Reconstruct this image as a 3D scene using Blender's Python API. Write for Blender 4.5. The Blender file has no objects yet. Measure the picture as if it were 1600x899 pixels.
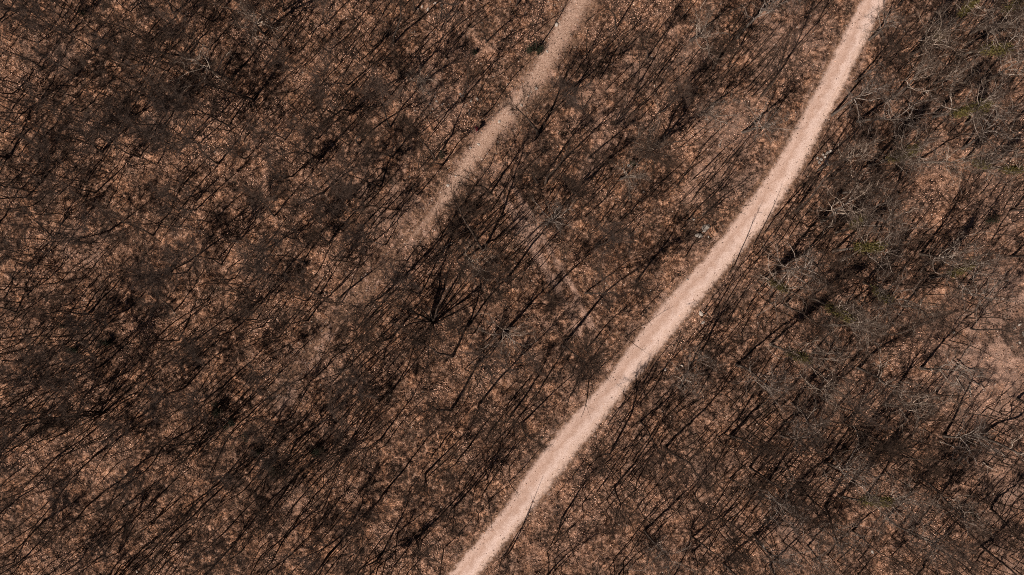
import bpy, math
import numpy as np

# ------------------------------------------------------------------ camera, sky, sun, exposure
scene = bpy.context.scene
PPM = 12.5                      # photo pixels (1600 wide) per metre on the ground
CAM_H = 95.0
cd = bpy.data.cameras.new('camera')
cam = bpy.data.objects.new('camera', cd)
scene.collection.objects.link(cam)
cam.location = (0, 0, CAM_H)
cam.rotation_euler = (0, 0, 0)  # straight down, image up = +Y
cd.sensor_width = 36.0
cd.lens = 18.0 / (64.0 / CAM_H)
cd.clip_end = 2000
scene.camera = cam

SUN_EL = math.radians(46)
SH = np.array([math.cos(math.radians(49)), math.sin(math.radians(49))])   # where shadows point on the ground
w = bpy.data.worlds.new('World')
scene.world = w
w.use_nodes = True
nt = w.node_tree
sky = nt.nodes.new('ShaderNodeTexSky')
sky.sky_type = 'NISHITA'
sky.sun_disc = False
sky.sun_elevation = SUN_EL
sky.altitude = 1500
sky.air_density = 0.3
sky.dust_density = 1.0
sky.ozone_density = 0.2
sky.sun_rotation = math.atan2(-SH[0], -SH[1])
bg = nt.nodes['Background']
bg.inputs['Strength'].default_value = 0.05
nt.links.new(sky.outputs[0], bg.inputs['Color'])

sd = bpy.data.lights.new('sun', 'SUN')
sd.energy = 5.0
sd.angle = math.radians(0.5)
sd.color = (1.0, 0.875, 0.76)
so = bpy.data.objects.new('sun', sd)
scene.collection.objects.link(so)
from mathutils import Vector
so.rotation_euler = Vector((SH[0] * math.cos(SUN_EL), SH[1] * math.cos(SUN_EL), -math.sin(SUN_EL))).to_track_quat('-Z', 'Y').to_euler()
so.location = (-40, -50, 90)

vs = scene.view_settings
vs.view_transform = 'Standard'
vs.look = 'None'
vs.gamma = 1.0
vs.exposure = 0.23
vs.use_curve_mapping = False

scene.cycles.use_denoising = False
scene.cycles.filter_width = 1.0
scene.cycles.max_bounces = 4
scene.cycles.diffuse_bounces = 2
rng = np.random.default_rng(7)
COL = scene.collection

# ------------------------------------------------------------------ helpers
def W(px, py):
    return np.array([(px - 800) / PPM, (449.5 - py) / PPM])

def PX(x, y):
    return np.array([x * PPM + 800, 449.5 - y * PPM])

def mesh(name, V, F, mat, attrs=None, smooth=False):
    """V (n,3), F (m,k) int array; attrs: {name: (n,) or (n,3)} point attributes"""
    V = np.asarray(V, np.float32); F = np.asarray(F, np.int32)
    me = bpy.data.meshes.new(name)
    n, (m, k) = len(V), F.shape
    me.vertices.add(n); me.vertices.foreach_set('co', V.ravel())
    me.loops.add(m * k); me.loops.foreach_set('vertex_index', F.ravel())
    me.polygons.add(m)
    me.polygons.foreach_set('loop_start', np.arange(0, m * k, k, dtype=np.int32))
    me.polygons.foreach_set('use_smooth', np.full(m, smooth, bool))
    for an, av in (attrs or {}).items():
        av = np.asarray(av, np.float32)
        if av.ndim == 1:
            a = me.attributes.new(an, 'FLOAT', 'POINT'); a.data.foreach_set('value', av)
        else:
            a = me.attributes.new(an, 'FLOAT_COLOR', 'POINT')
            a.data.foreach_set('color', np.c_[av, np.ones(n)].astype(np.float32).ravel())
    me.update(calc_edges=True)
    me.materials.append(mat)
    return me

def link(name, data, parent=None, loc=None, rot=None, scl=None):
    o = bpy.data.objects.new(name, data)
    COL.objects.link(o)
    if parent: o.parent = parent
    if loc is not None: o.location = loc
    if rot is not None: o.rotation_euler = rot
    if scl is not None: o.scale = scl
    return o

def tag(o, label=None, cat=None, group=None, kind=None):
    if label: o['label'] = label
    if cat: o['category'] = cat
    if group: o['group'] = group
    if kind: o['kind'] = kind
    return o

_lat = np.random.default_rng(99).random((256, 256))
def vnoise(x, y, s, seed=0):
    """smooth value noise in [0,1], feature size s"""
    x = np.asarray(x) / s + 17.3 * seed; y = np.asarray(y) / s + 9.7 * seed
    xi, yi = np.floor(x).astype(int), np.floor(y).astype(int)
    fx, fy = x - xi, y - yi
    fx, fy = fx * fx * (3 - 2 * fx), fy * fy * (3 - 2 * fy)
    g = lambda a, b: _lat[a % 256, b % 256]
    return (g(xi, yi) * (1 - fx) + g(xi + 1, yi) * fx) * (1 - fy) + (g(xi, yi + 1) * (1 - fx) + g(xi + 1, yi + 1) * fx) * fy

def smooth(a, b, v):
    t = np.clip((v - a) / (b - a), 0.0, 1.0)
    return t * t * (3 - 2 * t)

# ------------------------------------------------------------------ where the paths run (photo pixels -> metres)
PL = np.array([(-300, 1495), (-150, 1421), (0, 1348), (100, 1299), (200, 1245), (267, 1209), (334, 1158), (400, 1109), (500, 1015), (600, 946), (667, 882),
               (700, 851), (750, 817), (800, 787), (850, 743), (899, 704), (1050, 585), (1250, 430)], float)
PR = np.array([(-300, 1527), (-150, 1453), (0, 1380), (100, 1331), (200, 1282), (267, 1247), (334, 1206), (400, 1150), (500, 1067), (600, 982), (667, 932),
               (700, 903), (750, 862), (800, 824), (850, 784), (899, 741), (1050, 621), (1250, 466)], float)
NL_ = np.array([(-200, 975), (-80, 925), (0, 892), (50, 862), (100, 836), (150, 803), (200, 757), (250, 722), (300, 688), (340, 662), (375, 630), (430, 577), (500, 517), (560, 470), (620, 430)], float)
NR_ = np.array([(-200, 1010), (-80, 958), (0, 925), (50, 895), (100, 866), (150, 836), (200, 788), (250, 750), (300, 716), (340, 686), (375, 650), (430, 595), (500, 534), (560, 486), (620, 444)], float)

NL, NR = NL_, NR_
def centre(L, R, step=0.15):
    ys = np.arange(L[0, 0], L[-1, 0], 2.0)
    xl, xr = np.interp(ys, L[:, 0], L[:, 1]), np.interp(ys, R[:, 0], R[:, 1])
    k = np.ones(31) / 31
    sm = lambda v: np.convolve(np.pad(v, 15, mode='edge'), k, 'valid')
    xl, xr = sm(xl), sm(xr)
    c = np.stack([((xl + xr) / 2 - 800) / PPM, (449.5 - ys) / PPM], 1)
    d = np.gradient(c, axis=0); d /= np.linalg.norm(d, axis=1)[:, None]
    half = (xr - xl) / 2 / PPM * np.abs(d[:, 1])
    s = np.r_[0, np.cumsum(np.linalg.norm(np.diff(c, axis=0), axis=1))]
    t = np.arange(0, s[-1], step)
    return np.stack([np.interp(t, s, c[:, 0]), np.interp(t, s, c[:, 1])], 1), np.interp(t, s, half)

MC, MH = centre(PL, PR)
NC, NH = centre(NL, NR)

def pdist(x, y, C, Hw, sub=6):
    """distance to a path's edge (negative inside)"""
    x, y = np.asarray(x, float).ravel(), np.asarray(y, float).ravel()
    out = np.full(len(x), 1e9)
    for c, h in zip(C[::sub], Hw[::sub]):
        np.minimum(out, np.hypot(x - c[0], y - c[1]) - h, out=out)
    return out

def near(x, y, px, py, r, soft=0.6):
    c = W(px, py)
    d = np.hypot(x - c[0], y - c[1]) * PPM
    return 1 - smooth(r * (1 - soft), r * (1 + soft), d)

def height(x, y, dm=None, dn=None):
    x, y = np.asarray(x, float), np.asarray(y, float)
    if dm is None: dm = pdist(x, y, MC, MH).reshape(x.shape)
    if dn is None: dn = pdist(x, y, NC, NH).reshape(x.shape)
    big = 1.3 * (vnoise(x, y, 34, 1) - 0.5) + 0.5 * (vnoise(x, y, 11, 2) - 0.5)
    f = smooth(-0.3, 1.0, np.minimum(dm, dn))
    small = 0.40 * (vnoise(x, y, 2.3, 3) - 0.45) + 0.36 * (vnoise(x, y, 1.0, 4) - 0.45) + 0.26 * (vnoise(x, y, 0.48, 5) - 0.45)
    return big + small * (0.08 + 0.92 * f)

# ------------------------------------------------------------------ materials
def mat(name, rough=0.9):
    m = bpy.data.materials.new(name); m.use_nodes = True
    t = m.node_tree; b = t.nodes['Principled BSDF']
    b.inputs['Roughness'].default_value = rough
    b.inputs['Specular IOR Level'].default_value = 0.25
    return m, t, b

def N(t, kind, **kw):
    n = t.nodes.new(kind)
    for k, v in kw.items(): setattr(n, k, v)
    return n

def ramp(t, stops):
    r = N(t, 'ShaderNodeValToRGB'); e = r.color_ramp.elements
    while len(e) < len(stops): e.new(0.5)
    for el, (p, c) in zip(e, stops): el.position = p; el.color = (*c, 1)
    return r

def noise(t, scale, detail=4, rough=0.6, vec=None):
    n = N(t, 'ShaderNodeTexNoise'); n.inputs['Scale'].default_value = scale
    n.inputs['Detail'].default_value = detail; n.inputs['Roughness'].default_value = rough
    if vec is not None: t.links.new(vec, n.inputs['Vector'])
    return n

def mix(t, fac, a, b, mode='MIX'):
    m = N(t, 'ShaderNodeMix', data_type='RGBA', blend_type=mode)
    for sock, v in ((m.inputs[0], fac), (m.inputs[6], a), (m.inputs[7], b)):
        if isinstance(v, bpy.types.NodeSocket): t.links.new(v, sock)
        elif isinstance(v, (int, float)): sock.default_value = v
        else: sock.default_value = (*v, 1)
    return m.outputs[2]

def bump(t, b, h, strength, dist):
    n = N(t, 'ShaderNodeBump'); n.inputs['Strength'].default_value = strength; n.inputs['Distance'].default_value = dist
    t.links.new(h, n.inputs['Height']); t.links.new(n.outputs[0], b.inputs['Normal'])

def ground_mat():
    m, t, b = mat('leaf_litter_ground')
    co = N(t, 'ShaderNodeTexCoord').outputs['Object']
    n1 = noise(t, 2.0, 8, 0.76, co); n2 = noise(t, 0.42, 5, 0.65, co); n3 = noise(t, 1.9, 5, 0.7, co); n4 = noise(t, 14, 3, 0.7, co)
    litter = ramp(t, [(0.38, (0.018, 0.009, 0.006)), (0.47, (0.075, 0.038, 0.024)), (0.55, (0.24, 0.134, 0.088)), (0.65, (0.56, 0.37, 0.28))])
    t.links.new(n1.outputs[0], litter.inputs[0])
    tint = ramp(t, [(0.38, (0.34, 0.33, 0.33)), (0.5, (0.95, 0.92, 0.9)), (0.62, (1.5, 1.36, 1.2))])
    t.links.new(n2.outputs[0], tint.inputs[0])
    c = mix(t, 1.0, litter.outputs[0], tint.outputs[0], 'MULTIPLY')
    moss = ramp(t, [(0.56, (0, 0, 0)), (0.70, (1, 1, 1))]); t.links.new(n3.outputs[0], moss.inputs[0])
    mm = N(t, 'ShaderNodeMath', operation='MULTIPLY'); t.links.new(moss.outputs[0], mm.inputs[0]); mm.inputs[1].default_value = 0.22
    c = mix(t, mm.outputs[0], c, (0.085, 0.072, 0.036))
    soil = ramp(t, [(0.38, (0.14, 0.079, 0.056)), (0.5, (0.34, 0.208, 0.157)), (0.66, (0.52, 0.36, 0.29))]); t.links.new(n4.outputs[0], soil.inputs[0])
    at = N(t, 'ShaderNodeAttribute', attribute_name='bare')
    mul = N(t, 'ShaderNodeMath', operation='MULTIPLY_ADD'); t.links.new(n1.outputs[0], mul.inputs[0]); mul.inputs[1].default_value = 1.6; mul.inputs[2].default_value = -0.8
    ad = N(t, 'ShaderNodeMath', operation='ADD'); t.links.new(at.outputs['Fac'], ad.inputs[0]); t.links.new(mul.outputs[0], ad.inputs[1])
    mr = N(t, 'ShaderNodeMapRange'); t.links.new(ad.outputs[0], mr.inputs[0]); mr.inputs[1].default_value = 0.15; mr.inputs[2].default_value = 0.85
    c = mix(t, mr.outputs[0], c, soil.outputs[0])
    t.links.new(c, b.inputs['Base Color'])
    bump(t, b, n1.outputs[0], 1.0, 0.2)
    return m

def path_mat(name, cols, streak, edge):
    m, t, b = mat(name)
    co = N(t, 'ShaderNodeTexCoord').outputs['Object']
    n1 = noise(t, 9, 5, 0.75, co); n2 = noise(t, 0.9, 4, 0.6, co); n3 = noise(t, 11, 4, 0.8, co)
    r = ramp(t, [(0.34, cols[0]), (0.5, cols[1]), (0.66, cols[2])]); t.links.new(n1.outputs[0], r.inputs[0])
    u = N(t, 'ShaderNodeAttribute', attribute_name='across')
    wob = N(t, 'ShaderNodeMath', operation='MULTIPLY_ADD'); t.links.new(n2.outputs[0], wob.inputs[0]); wob.inputs[1].default_value = 0.5; t.links.new(u.outputs['Fac'], wob.inputs[2])
    sr = ramp(t, streak); t.links.new(wob.outputs[0], sr.inputs[0])
    c = mix(t, 1.0, r.outputs[0], sr.outputs[0], 'MULTIPLY')
    sp = ramp(t, [(0.34, (0.66, 0.60, 0.56)), (0.46, (0.96, 0.95, 0.94)), (0.60, (1.04, 1.04, 1.04)), (0.70, (1.2, 1.2, 1.2))]); t.links.new(n3.outputs[0], sp.inputs[0])
    c = mix(t, 1.0, c, sp.outputs[0], 'MULTIPLY')
    # soil gives way to trodden leaves towards the verges, in grains and tongues
    n5 = noise(t, 1.3, 8, 0.8, co); n6 = noise(t, 3.5, 6, 0.8, co)
    lit = ramp(t, [(0.36, (0.020, 0.010, 0.006)), (0.46, (0.085, 0.046, 0.030)), (0.55, (0.20, 0.115, 0.076)), (0.68, (0.38, 0.235, 0.162))]); t.links.new(n6.outputs[0], lit.inputs[0])
    e1 = N(t, 'ShaderNodeMath', operation='MULTIPLY_ADD'); t.links.new(u.outputs['Fac'], e1.inputs[0]); e1.inputs[1].default_value = 2; e1.inputs[2].default_value = -1
    e2 = N(t, 'ShaderNodeMath', operation='ABSOLUTE'); t.links.new(e1.outputs[0], e2.inputs[0])
    e3 = N(t, 'ShaderNodeMath', operation='MULTIPLY_ADD'); t.links.new(n5.outputs[0], e3.inputs[0]); e3.inputs[1].default_value = edge[2]; t.links.new(e2.outputs[0], e3.inputs[2])
    wn = N(t, 'ShaderNodeAttribute', attribute_name='worn'); e5 = N(t, 'ShaderNodeMath', operation='ADD'); t.links.new(e3.outputs[0], e5.inputs[0]); t.links.new(wn.outputs['Fac'], e5.inputs[1]); e3 = e5
    e4 = N(t, 'ShaderNodeMapRange', interpolation_type='SMOOTHSTEP'); t.links.new(e3.outputs[0], e4.inputs[0]); e4.inputs[1].default_value = edge[0]; e4.inputs[2].default_value = edge[1]
    c = mix(t, e4.outputs[0], c, lit.outputs[0])
    t.links.new(c, b.inputs['Base Color'])
    bump(t, b, n1.outputs[0], 0.6, 0.06)
    return m

def bark_mat(name, a, bcol, c2, spots=0.0):
    m, t, b = mat(name)
    co = N(t, 'ShaderNodeTexCoord').outputs['Object']
    n1 = noise(t, 2.2, 5, 0.7, co); n2 = noise(t, 11, 3, 0.6, co)
    r = ramp(t, [(0.34, a), (0.52, bcol), (0.70, c2)]); t.links.new(n1.outputs[0], r.inputs[0])
    oi = N(t, 'ShaderNodeObjectInfo')
    tr = ramp(t, [(0, (0.78, 0.78, 0.8)), (1, (1.2, 1.15, 1.1))]); t.links.new(oi.outputs['Random'], tr.inputs[0])
    c = mix(t, 1.0, r.outputs[0], tr.outputs[0], 'MULTIPLY')
    if spots:
        s = ramp(t, [(0.6, (0, 0, 0)), (0.68, (spots,) * 3)]); t.links.new(n2.outputs[0], s.inputs[0])
        c = mix(t, s.outputs[0], c, (0.13, 0.125, 0.055))
    t.links.new(c, b.inputs['Base Color'])
    bump(t, b, n2.outputs[0], 0.5, 0.03)
    return m

def attr_mat(name, rough=0.85, transl=0.0):
    m, t, b = mat(name, rough)
    a = N(t, 'ShaderNodeAttribute', attribute_name='col')
    t.links.new(a.outputs['Color'], b.inputs['Base Color'])
    return m

def plain_mat(name, a, c2, scale=6, rough=0.8):
    m, t, b = mat(name, rough)
    co = N(t, 'ShaderNodeTexCoord').outputs['Object']
    n1 = noise(t, scale, 4, 0.65, co)
    r = ramp(t, [(0.35, a), (0.65, c2)]); t.links.new(n1.outputs[0], r.inputs[0])
    t.links.new(r.outputs[0], b.inputs['Base Color'])
    bump(t, b, n1.outputs[0], 0.4, 0.04)
    return m

M_GROUND = ground_mat()
M_ROAD = path_mat('trodden_pink_soil', [(0.37, 0.26, 0.215), (0.575, 0.435, 0.38), (0.70, 0.56, 0.505)],
                  [(0.28, (0.74, 0.65, 0.60)), (0.48, (0.96, 0.92, 0.90)), (0.66, (0.80, 0.72, 0.67)), (0.86, (1.10, 1.11, 1.13)), (1.0, (0.98, 0.95, 0.92))], (1.0, 1.32, 0.95))
M_TRAIL = path_mat('stony_trail_soil', [(0.13, 0.08, 0.06), (0.38, 0.25, 0.193), (0.66, 0.49, 0.405)],
                   [(0.25, (0.8, 0.78, 0.76)), (0.6, (1, 1, 1)), (1.0, (0.85, 0.83, 0.8))], (0.72, 1.3, 1.15))
M_BARK = bark_mat('dark_bark', (0.030, 0.022, 0.018), (0.06, 0.045, 0.037), (0.12, 0.094, 0.08))
M_TWIG = bark_mat('grey_brown_twigs', (0.020, 0.012, 0.008), (0.042, 0.026, 0.018), (0.10, 0.068, 0.052))
M_PALE = bark_mat('pale_bark', (0.15, 0.12, 0.10), (0.36, 0.30, 0.255), (0.66, 0.58, 0.52), 0.35)
M_TWIG2 = bark_mat('mauve_grey_twigs', (0.034, 0.023, 0.018), (0.066, 0.046, 0.037), (0.14, 0.105, 0.09))
M_BARK2 = bark_mat('shaded_grey_bark', (0.05, 0.04, 0.034), (0.11, 0.09, 0.078), (0.24, 0.205, 0.18), 0.5)  # trunks of the pale kind, their shade put into a darker colour
M_PTWIG = bark_mat('pale_twigs', (0.036, 0.023, 0.017), (0.075, 0.052, 0.040), (0.18, 0.135, 0.11))
M_IVY = plain_mat('olive_ivy', (0.045, 0.037, 0.011), (0.14, 0.115, 0.035), 5, 0.6)
M_EVER = plain_mat('dark_evergreen', (0.010, 0.012, 0.006), (0.032, 0.036, 0.018), 6, 0.6)
M_STONE = plain_mat('pale_limestone', (0.20, 0.165, 0.142), (0.56, 0.50, 0.45), 4)
M_ROCK = plain_mat('grey_lichened_rock', (0.11, 0.095, 0.085), (0.42, 0.38, 0.34), 5)
M_LEAF = attr_mat('fallen_leaves')
M_STRAW = attr_mat('dry_stalks')
M_PEB = attr_mat('pebble_stone')

# ------------------------------------------------------------------ ground: one sheet, fine in view, coarse to the horizon
def axis(half, step, far):
    inner = np.arange(-half, half + 1e-6, step)
    out, d, p = [], step, half
    while p < far:
        d *= 1.35; p += d; out.append(p)
    out = np.array(out)
    return np.r_[-out[::-1], inner, out]

gx, gy = axis(70, 0.2, 900), axis(41, 0.2, 900)
GX, GY = np.meshgrid(gx, gy)
gdm = pdist(GX, GY, MC, MH).reshape(GX.shape)
gdn = pdist(GX, GY, NC, NH).reshape(GX.shape)
GZ = height(GX, GY, gdm, gdn)

def bareness(x, y, dm, dn):
    b = 0.9 * (1 - smooth(0.0, 1.1, dm + 0.9 * (vnoise(x, y, 1.3, 8) - 0.5))) + 0.8 * (1 - smooth(-0.8, 1.3, dn + 1.6 * (vnoise(x, y, 1.0, 9) - 0.5)))
    brk = smooth(0.25, 0.75, 0.6 * vnoise(x, y, 1.6, 14) + 0.4 * vnoise(x, y, 0.6, 15))
    for px, py, r, a in BARE:
        b = np.maximum(b, 0.8 * a * near(x, y, px, py, r, 0.8) * (0.35 + 0.9 * brk))
    for pts, wd, a in LINES:
        q = np.array([W(*p) for p in pts]); d = np.full(x.shape, 1e9)
        for u0, u1 in zip(q[:-1], q[1:]):
            v = u1 - u0; t = np.clip(((x - u0[0]) * v[0] + (y - u0[1]) * v[1]) / (v @ v), 0, 1)
            d = np.minimum(d, np.hypot(x - u0[0] - t * v[0], y - u0[1] - t * v[1]))
        b = np.maximum(b, a * (1 - smooth(wd * 0.3, wd * 1.3, d + 0.5 * (vnoise(x, y, 1.0, 16) - 0.5))) * (0.4 + 0.8 * brk))
    c = PX(x, y)
    b = b + 0.12 + 0.12 * smooth(-150, 150, (c[0] + 0.83 * c[1]) - 1370)
    return b

LINES = [([(660, 350), (610, 398), (560, 450), (520, 505), (480, 570), (440, 640)], 1.0, 0.45),
         ([(782, 300), (812, 350), (828, 385), (858, 430), (884, 478), (904, 520)], 0.55, 1.1), ([(800, 290), (828, 335), (846, 372), (876, 418), (902, 466), (922, 508)], 0.45, 0.95),
         ([(640, 240), (600, 330), (540, 400)], 0.8, 0.35), ([(900, 300), (940, 230), (1000, 130), (1060, 40)], 1.2, 0.35), ([(1250, 10), (1200, 110), (1140, 210), (1080, 300)], 1.6, 0.38)]
BARE = [(1130, 190, 60, .4), (1160, 270, 50, .4), (1235, 60, 60, .45), (1090, 90, 40, .4), (1000, 110, 50, .38), (950, 170, 60, .35), (1540, 580, 70, .75), (1570, 470, 50, .7),
        (1500, 520, 50, .45), (1550, 330, 40, .35), (825, 355, 24, .85), (815, 335, 16, .7), (835, 378, 14, .8), (893, 478, 16, .85), (905, 500, 12, .6), (870, 440, 14, .55),
        (560, 270, 36, .5), (640, 350, 45, .6), (600, 395, 45, .4), (560, 440, 40, .3), (490, 560, 40, .35), (780, 270, 40, .4), (810, 230, 40, .3),
        (440, 790, 34, .35), (100, 90, 30, .3), (60, 80, 26, .3), (120, 380, 35, .45), (140, 395, 22, .4), (250, 190, 30, .3), (680, 150, 60, .35), (720, 70, 50, .3),
        (1110, 430, 45, .35), (1560, 760, 50, .4), (1580, 880, 40, .35), (1240, 830, 40, .4), (1090, 735, 25, .4), (1300, 160, 30, .35), (920, 620, 40, .3), (850, 510, 40, .3)]
GB = bareness(GX, GY, gdm, gdn)
nx, ny = len(gx), len(gy)
idx = np.arange(nx * ny).reshape(ny, nx)
F = np.stack([idx[:-1, :-1], idx[:-1, 1:], idx[1:, 1:], idx[1:, :-1]], -1).reshape(-1, 4)
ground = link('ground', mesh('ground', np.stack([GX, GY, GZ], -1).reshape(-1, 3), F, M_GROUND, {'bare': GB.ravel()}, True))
tag(ground, 'brown forest floor covered with fallen leaves', kind='structure')

def strip(name, C, Hw, m, k=19, lift=0.05, dip=0.10, ragged=0.35, fade=0.0):
    n = len(C)
    d = np.gradient(C, axis=0); d /= np.linalg.norm(d, axis=1)[:, None]
    nr = np.stack([-d[:, 1], d[:, 0]], 1)     # towards the photo's right when running downwards
    u = np.linspace(-1, 1, k)
    s = np.arange(n) * 0.15
    out = 1 + (ragged * 0.5 + 0.45) / Hw
    P = C[:, None, :] + nr[:, None, :] * (u[None, :, None] * (Hw * out)[:, None, None])
    x, y = P[..., 0], P[..., 1]
    e = np.abs(u)[None, :] + 0.45 * ragged / Hw[:, None] * (2 * vnoise(x, y, 0.8, 12) + vnoise(x, y, 0.3, 13) - 1.5)
    z = height(x, y) + lift - (lift + dip) * smooth(0.93, 1.12, e)
    rut = 0.05 * (np.exp(-((u - 0.45) / 0.16) ** 2) + np.exp(-((u + 0.45) / 0.16) ** 2))
    z -= rut[None, :]
    V = np.stack([x, y, z], -1).reshape(-1, 3)
    ii = np.arange(n * k).reshape(n, k)
    F = np.stack([ii[:-1, :-1], ii[1:, :-1], ii[1:, 1:], ii[:-1, 1:]], -1).reshape(-1, 4)
    A = np.broadcast_to((u + 1) / 2, (n, k)).ravel()
    worn = np.repeat(fade * smooth(n * 0.5, n * 0.82, np.arange(n)), k)
    return link(name, mesh(name, V, F, m, {'across': A, 'worn': worn}, True))

tag(strip('dirt_path', MC, MH, M_ROAD, 31, ragged=0.7), 'wide pale pink dirt path crossing the wood', kind='structure')
tag(strip('narrow_path', NC, NH, M_TRAIL, 19, lift=0.045, ragged=1.9, fade=0.92), 'narrow stony trail ending among the trees', kind='structure')

# ------------------------------------------------------------------ geometry generators
def tube(P, R, k):
    P = np.asarray(P, float); R = np.asarray(R, float); n = len(P)
    T = np.gradient(P, axis=0); T /= np.linalg.norm(T, axis=1)[:, None] + 1e-9
    ref = np.array([0.31, 0.95, 0.05]) if abs(T[0, 2]) > 0.7 else np.array([0.1, 0.05, 0.99])
    A = np.cross(T, ref); A /= np.linalg.norm(A, axis=1)[:, None] + 1e-9
    B = np.cross(T, A)
    a = np.arange(k) * 2 * math.pi / k
    V = P[:, None] + R[:, None, None] * (A[:, None] * np.cos(a)[None, :, None] + B[:, None] * np.sin(a)[None, :, None])
    V = V.reshape(-1, 3)
    F = []
    for i in range(n - 1):
        for j in range(k):
            j2 = (j + 1) % k
            q = (i * k + j, i * k + j2, (i + 1) * k + j2, (i + 1) * k + j)
            F += [(q[0], q[1], q[2]), (q[0], q[2], q[3])]
    return V, np.array(F)

def join(parts):
    Vs, Fs, o = [], [], 0
    for V, F in parts:
        Vs.append(V); Fs.append(F + o); o += len(V)
    return np.concatenate(Vs), np.concatenate(Fs)

def unit(v):
    return v / (np.linalg.norm(v, axis=-1, keepdims=True) + 1e-9)

def twigs(P, D, L, Wd, r):
    n = len(P)
    a = unit(np.cross(D, r.normal(size=(n, 3)))); b = np.cross(D, a)
    V = np.empty((n, 4, 3))
    for j in range(3):
        th = j * 2 * math.pi / 3
        V[:, j] = P + Wd[:, None] * (a * math.cos(th) + b * math.sin(th))
    V[:, 3] = P + D * L[:, None]
    base = np.arange(n)[:, None] * 4
    F = np.concatenate([base + np.array([[0, 1, 3]]), base + np.array([[1, 2, 3]]), base + np.array([[2, 0, 3]])])
    return V.reshape(-1, 3), F

def walk(p, d, L, n, wob, up, r):
    pts = [np.array(p, float)]; d = np.array(d, float); bend = r.normal(size=3) * wob * 0.5
    for i in range(n):
        d = d + bend / n + r.normal(size=3) * wob / math.sqrt(n) + np.array([0, 0, up / n])
        d = d / np.linalg.norm(d)
        pts.append(pts[-1] + d * (L / n))
    return np.array(pts), d

def spray(hosts, n, lo, hi, wd, r, up=0.25, spread=0.9, outer=0.25):
    """n twigs along host polylines, each with two side twigs"""
    lens = np.array([np.linalg.norm(np.diff(h, axis=0), axis=1).sum() for h in hosts])
    pick = r.choice(len(hosts), n, p=lens / lens.sum())
    P, D = np.empty((n, 3)), np.empty((n, 3))
    tt = outer + (1 - outer) * r.random(n) ** 0.8
    for i in range(n):
        h = hosts[pick[i]]; q = tt[i] * (len(h) - 1.001); k = int(q); f = q - k
        P[i] = h[k] * (1 - f) + h[k + 1] * f; D[i] = h[k + 1] - h[k]
    D = unit(unit(D) + spread * r.normal(size=(n, 3)) * 0.6 + np.array([0, 0, up]))
    L = r.uniform(lo, hi, n)
    V1 = twigs(P, D, L, np.full(n, wd), r)
    P2 = P + D * (L * r.uniform(0.25, 0.75, n))[:, None]
    D2 = unit(D + 0.65 * r.normal(size=(n, 3)))
    V2 = twigs(P2, D2, L * 0.6, np.full(n, wd * 0.75), r)
    P3 = P + D * (L * r.uniform(0.3, 0.9, n))[:, None]
    D3 = unit(D + 0.7 * r.normal(size=(n, 3)))
    V3 = twigs(P3, D3, L * 0.5, np.full(n, wd * 0.75), r)
    return join([V1, V2, V3])

def gen_tree(seed, H=11, r0=0.11, reach=2.2, base=0.45, limbs=14, ntw=900, wob=0.25, forks=1, limb_r=0.42, tw=0.011, sub=3):
    r = np.random.default_rng(seed)
    d0 = unit(np.array([r.normal() * 0.05, r.normal() * 0.05, 1.0]))
    tp, td = walk((0, 0, -0.4), d0, H * 0.9 + 0.4, 12, 0.2, 0.03, r)
    tr = r0 * (1 - 0.86 * np.linspace(0, 1, 13) ** 1.1); tr[0] *= 1.45; tr[1] *= 1.05
    trunk = [tube(tp, tr, 7)]
    hosts, crown = [tp[7:]], []
    def at(t):
        q = t * 11.999; k = int(q); f = q - k
        return tp[k] * (1 - f) + tp[k + 1] * f, tr[k] * (1 - f) + tr[k + 1] * f
    az = r.random() * 6.28
    for i in range(limbs):
        t = base + (0.98 - base) * (i + r.random()) / limbs
        p, rr = at(t); az += 2.4 + r.normal() * 0.4
        rel = (t - base) / (1 - base)
        L = reach * (0.55 + 0.75 * math.sin(math.pi * min(1, 0.25 + 0.75 * rel)) ) * r.uniform(0.7, 1.2)
        el = r.uniform(0.45, 0.95) + 0.35 * rel
        d = np.array([math.cos(az) * math.cos(el), math.sin(az) * math.cos(el), math.sin(el)])
        lp, ld = walk(p, d, L * 1.25, 7, wob, 0.35, r)
        lr = max(0.018, rr * limb_r) * (1 - 0.8 * np.linspace(0, 1, 8))
        crown.append(tube(lp, np.maximum(lr, 0.009), 5)); hosts.append(lp)
        for j in range(sub):
            k = 2 + r.integers(0, 5)
            sdv = unit(unit(lp[k + 1] - lp[k]) + r.normal(size=3) * 0.6 + np.array([0, 0, 0.15]))
            sp, _ = walk(lp[k], sdv, L * r.uniform(0.35, 0.65), 5, wob * 1.2, 0.2, r)
            crown.append(tube(sp, np.maximum(lr[k] * 0.7 * (1 - 0.8 * np.linspace(0, 1, 6)), 0.007), 4)); hosts.append(sp)
    crown.append(spray(hosts, ntw, 0.28, 0.85, tw, r))
    return join(trunk), join(crown), tp

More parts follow.
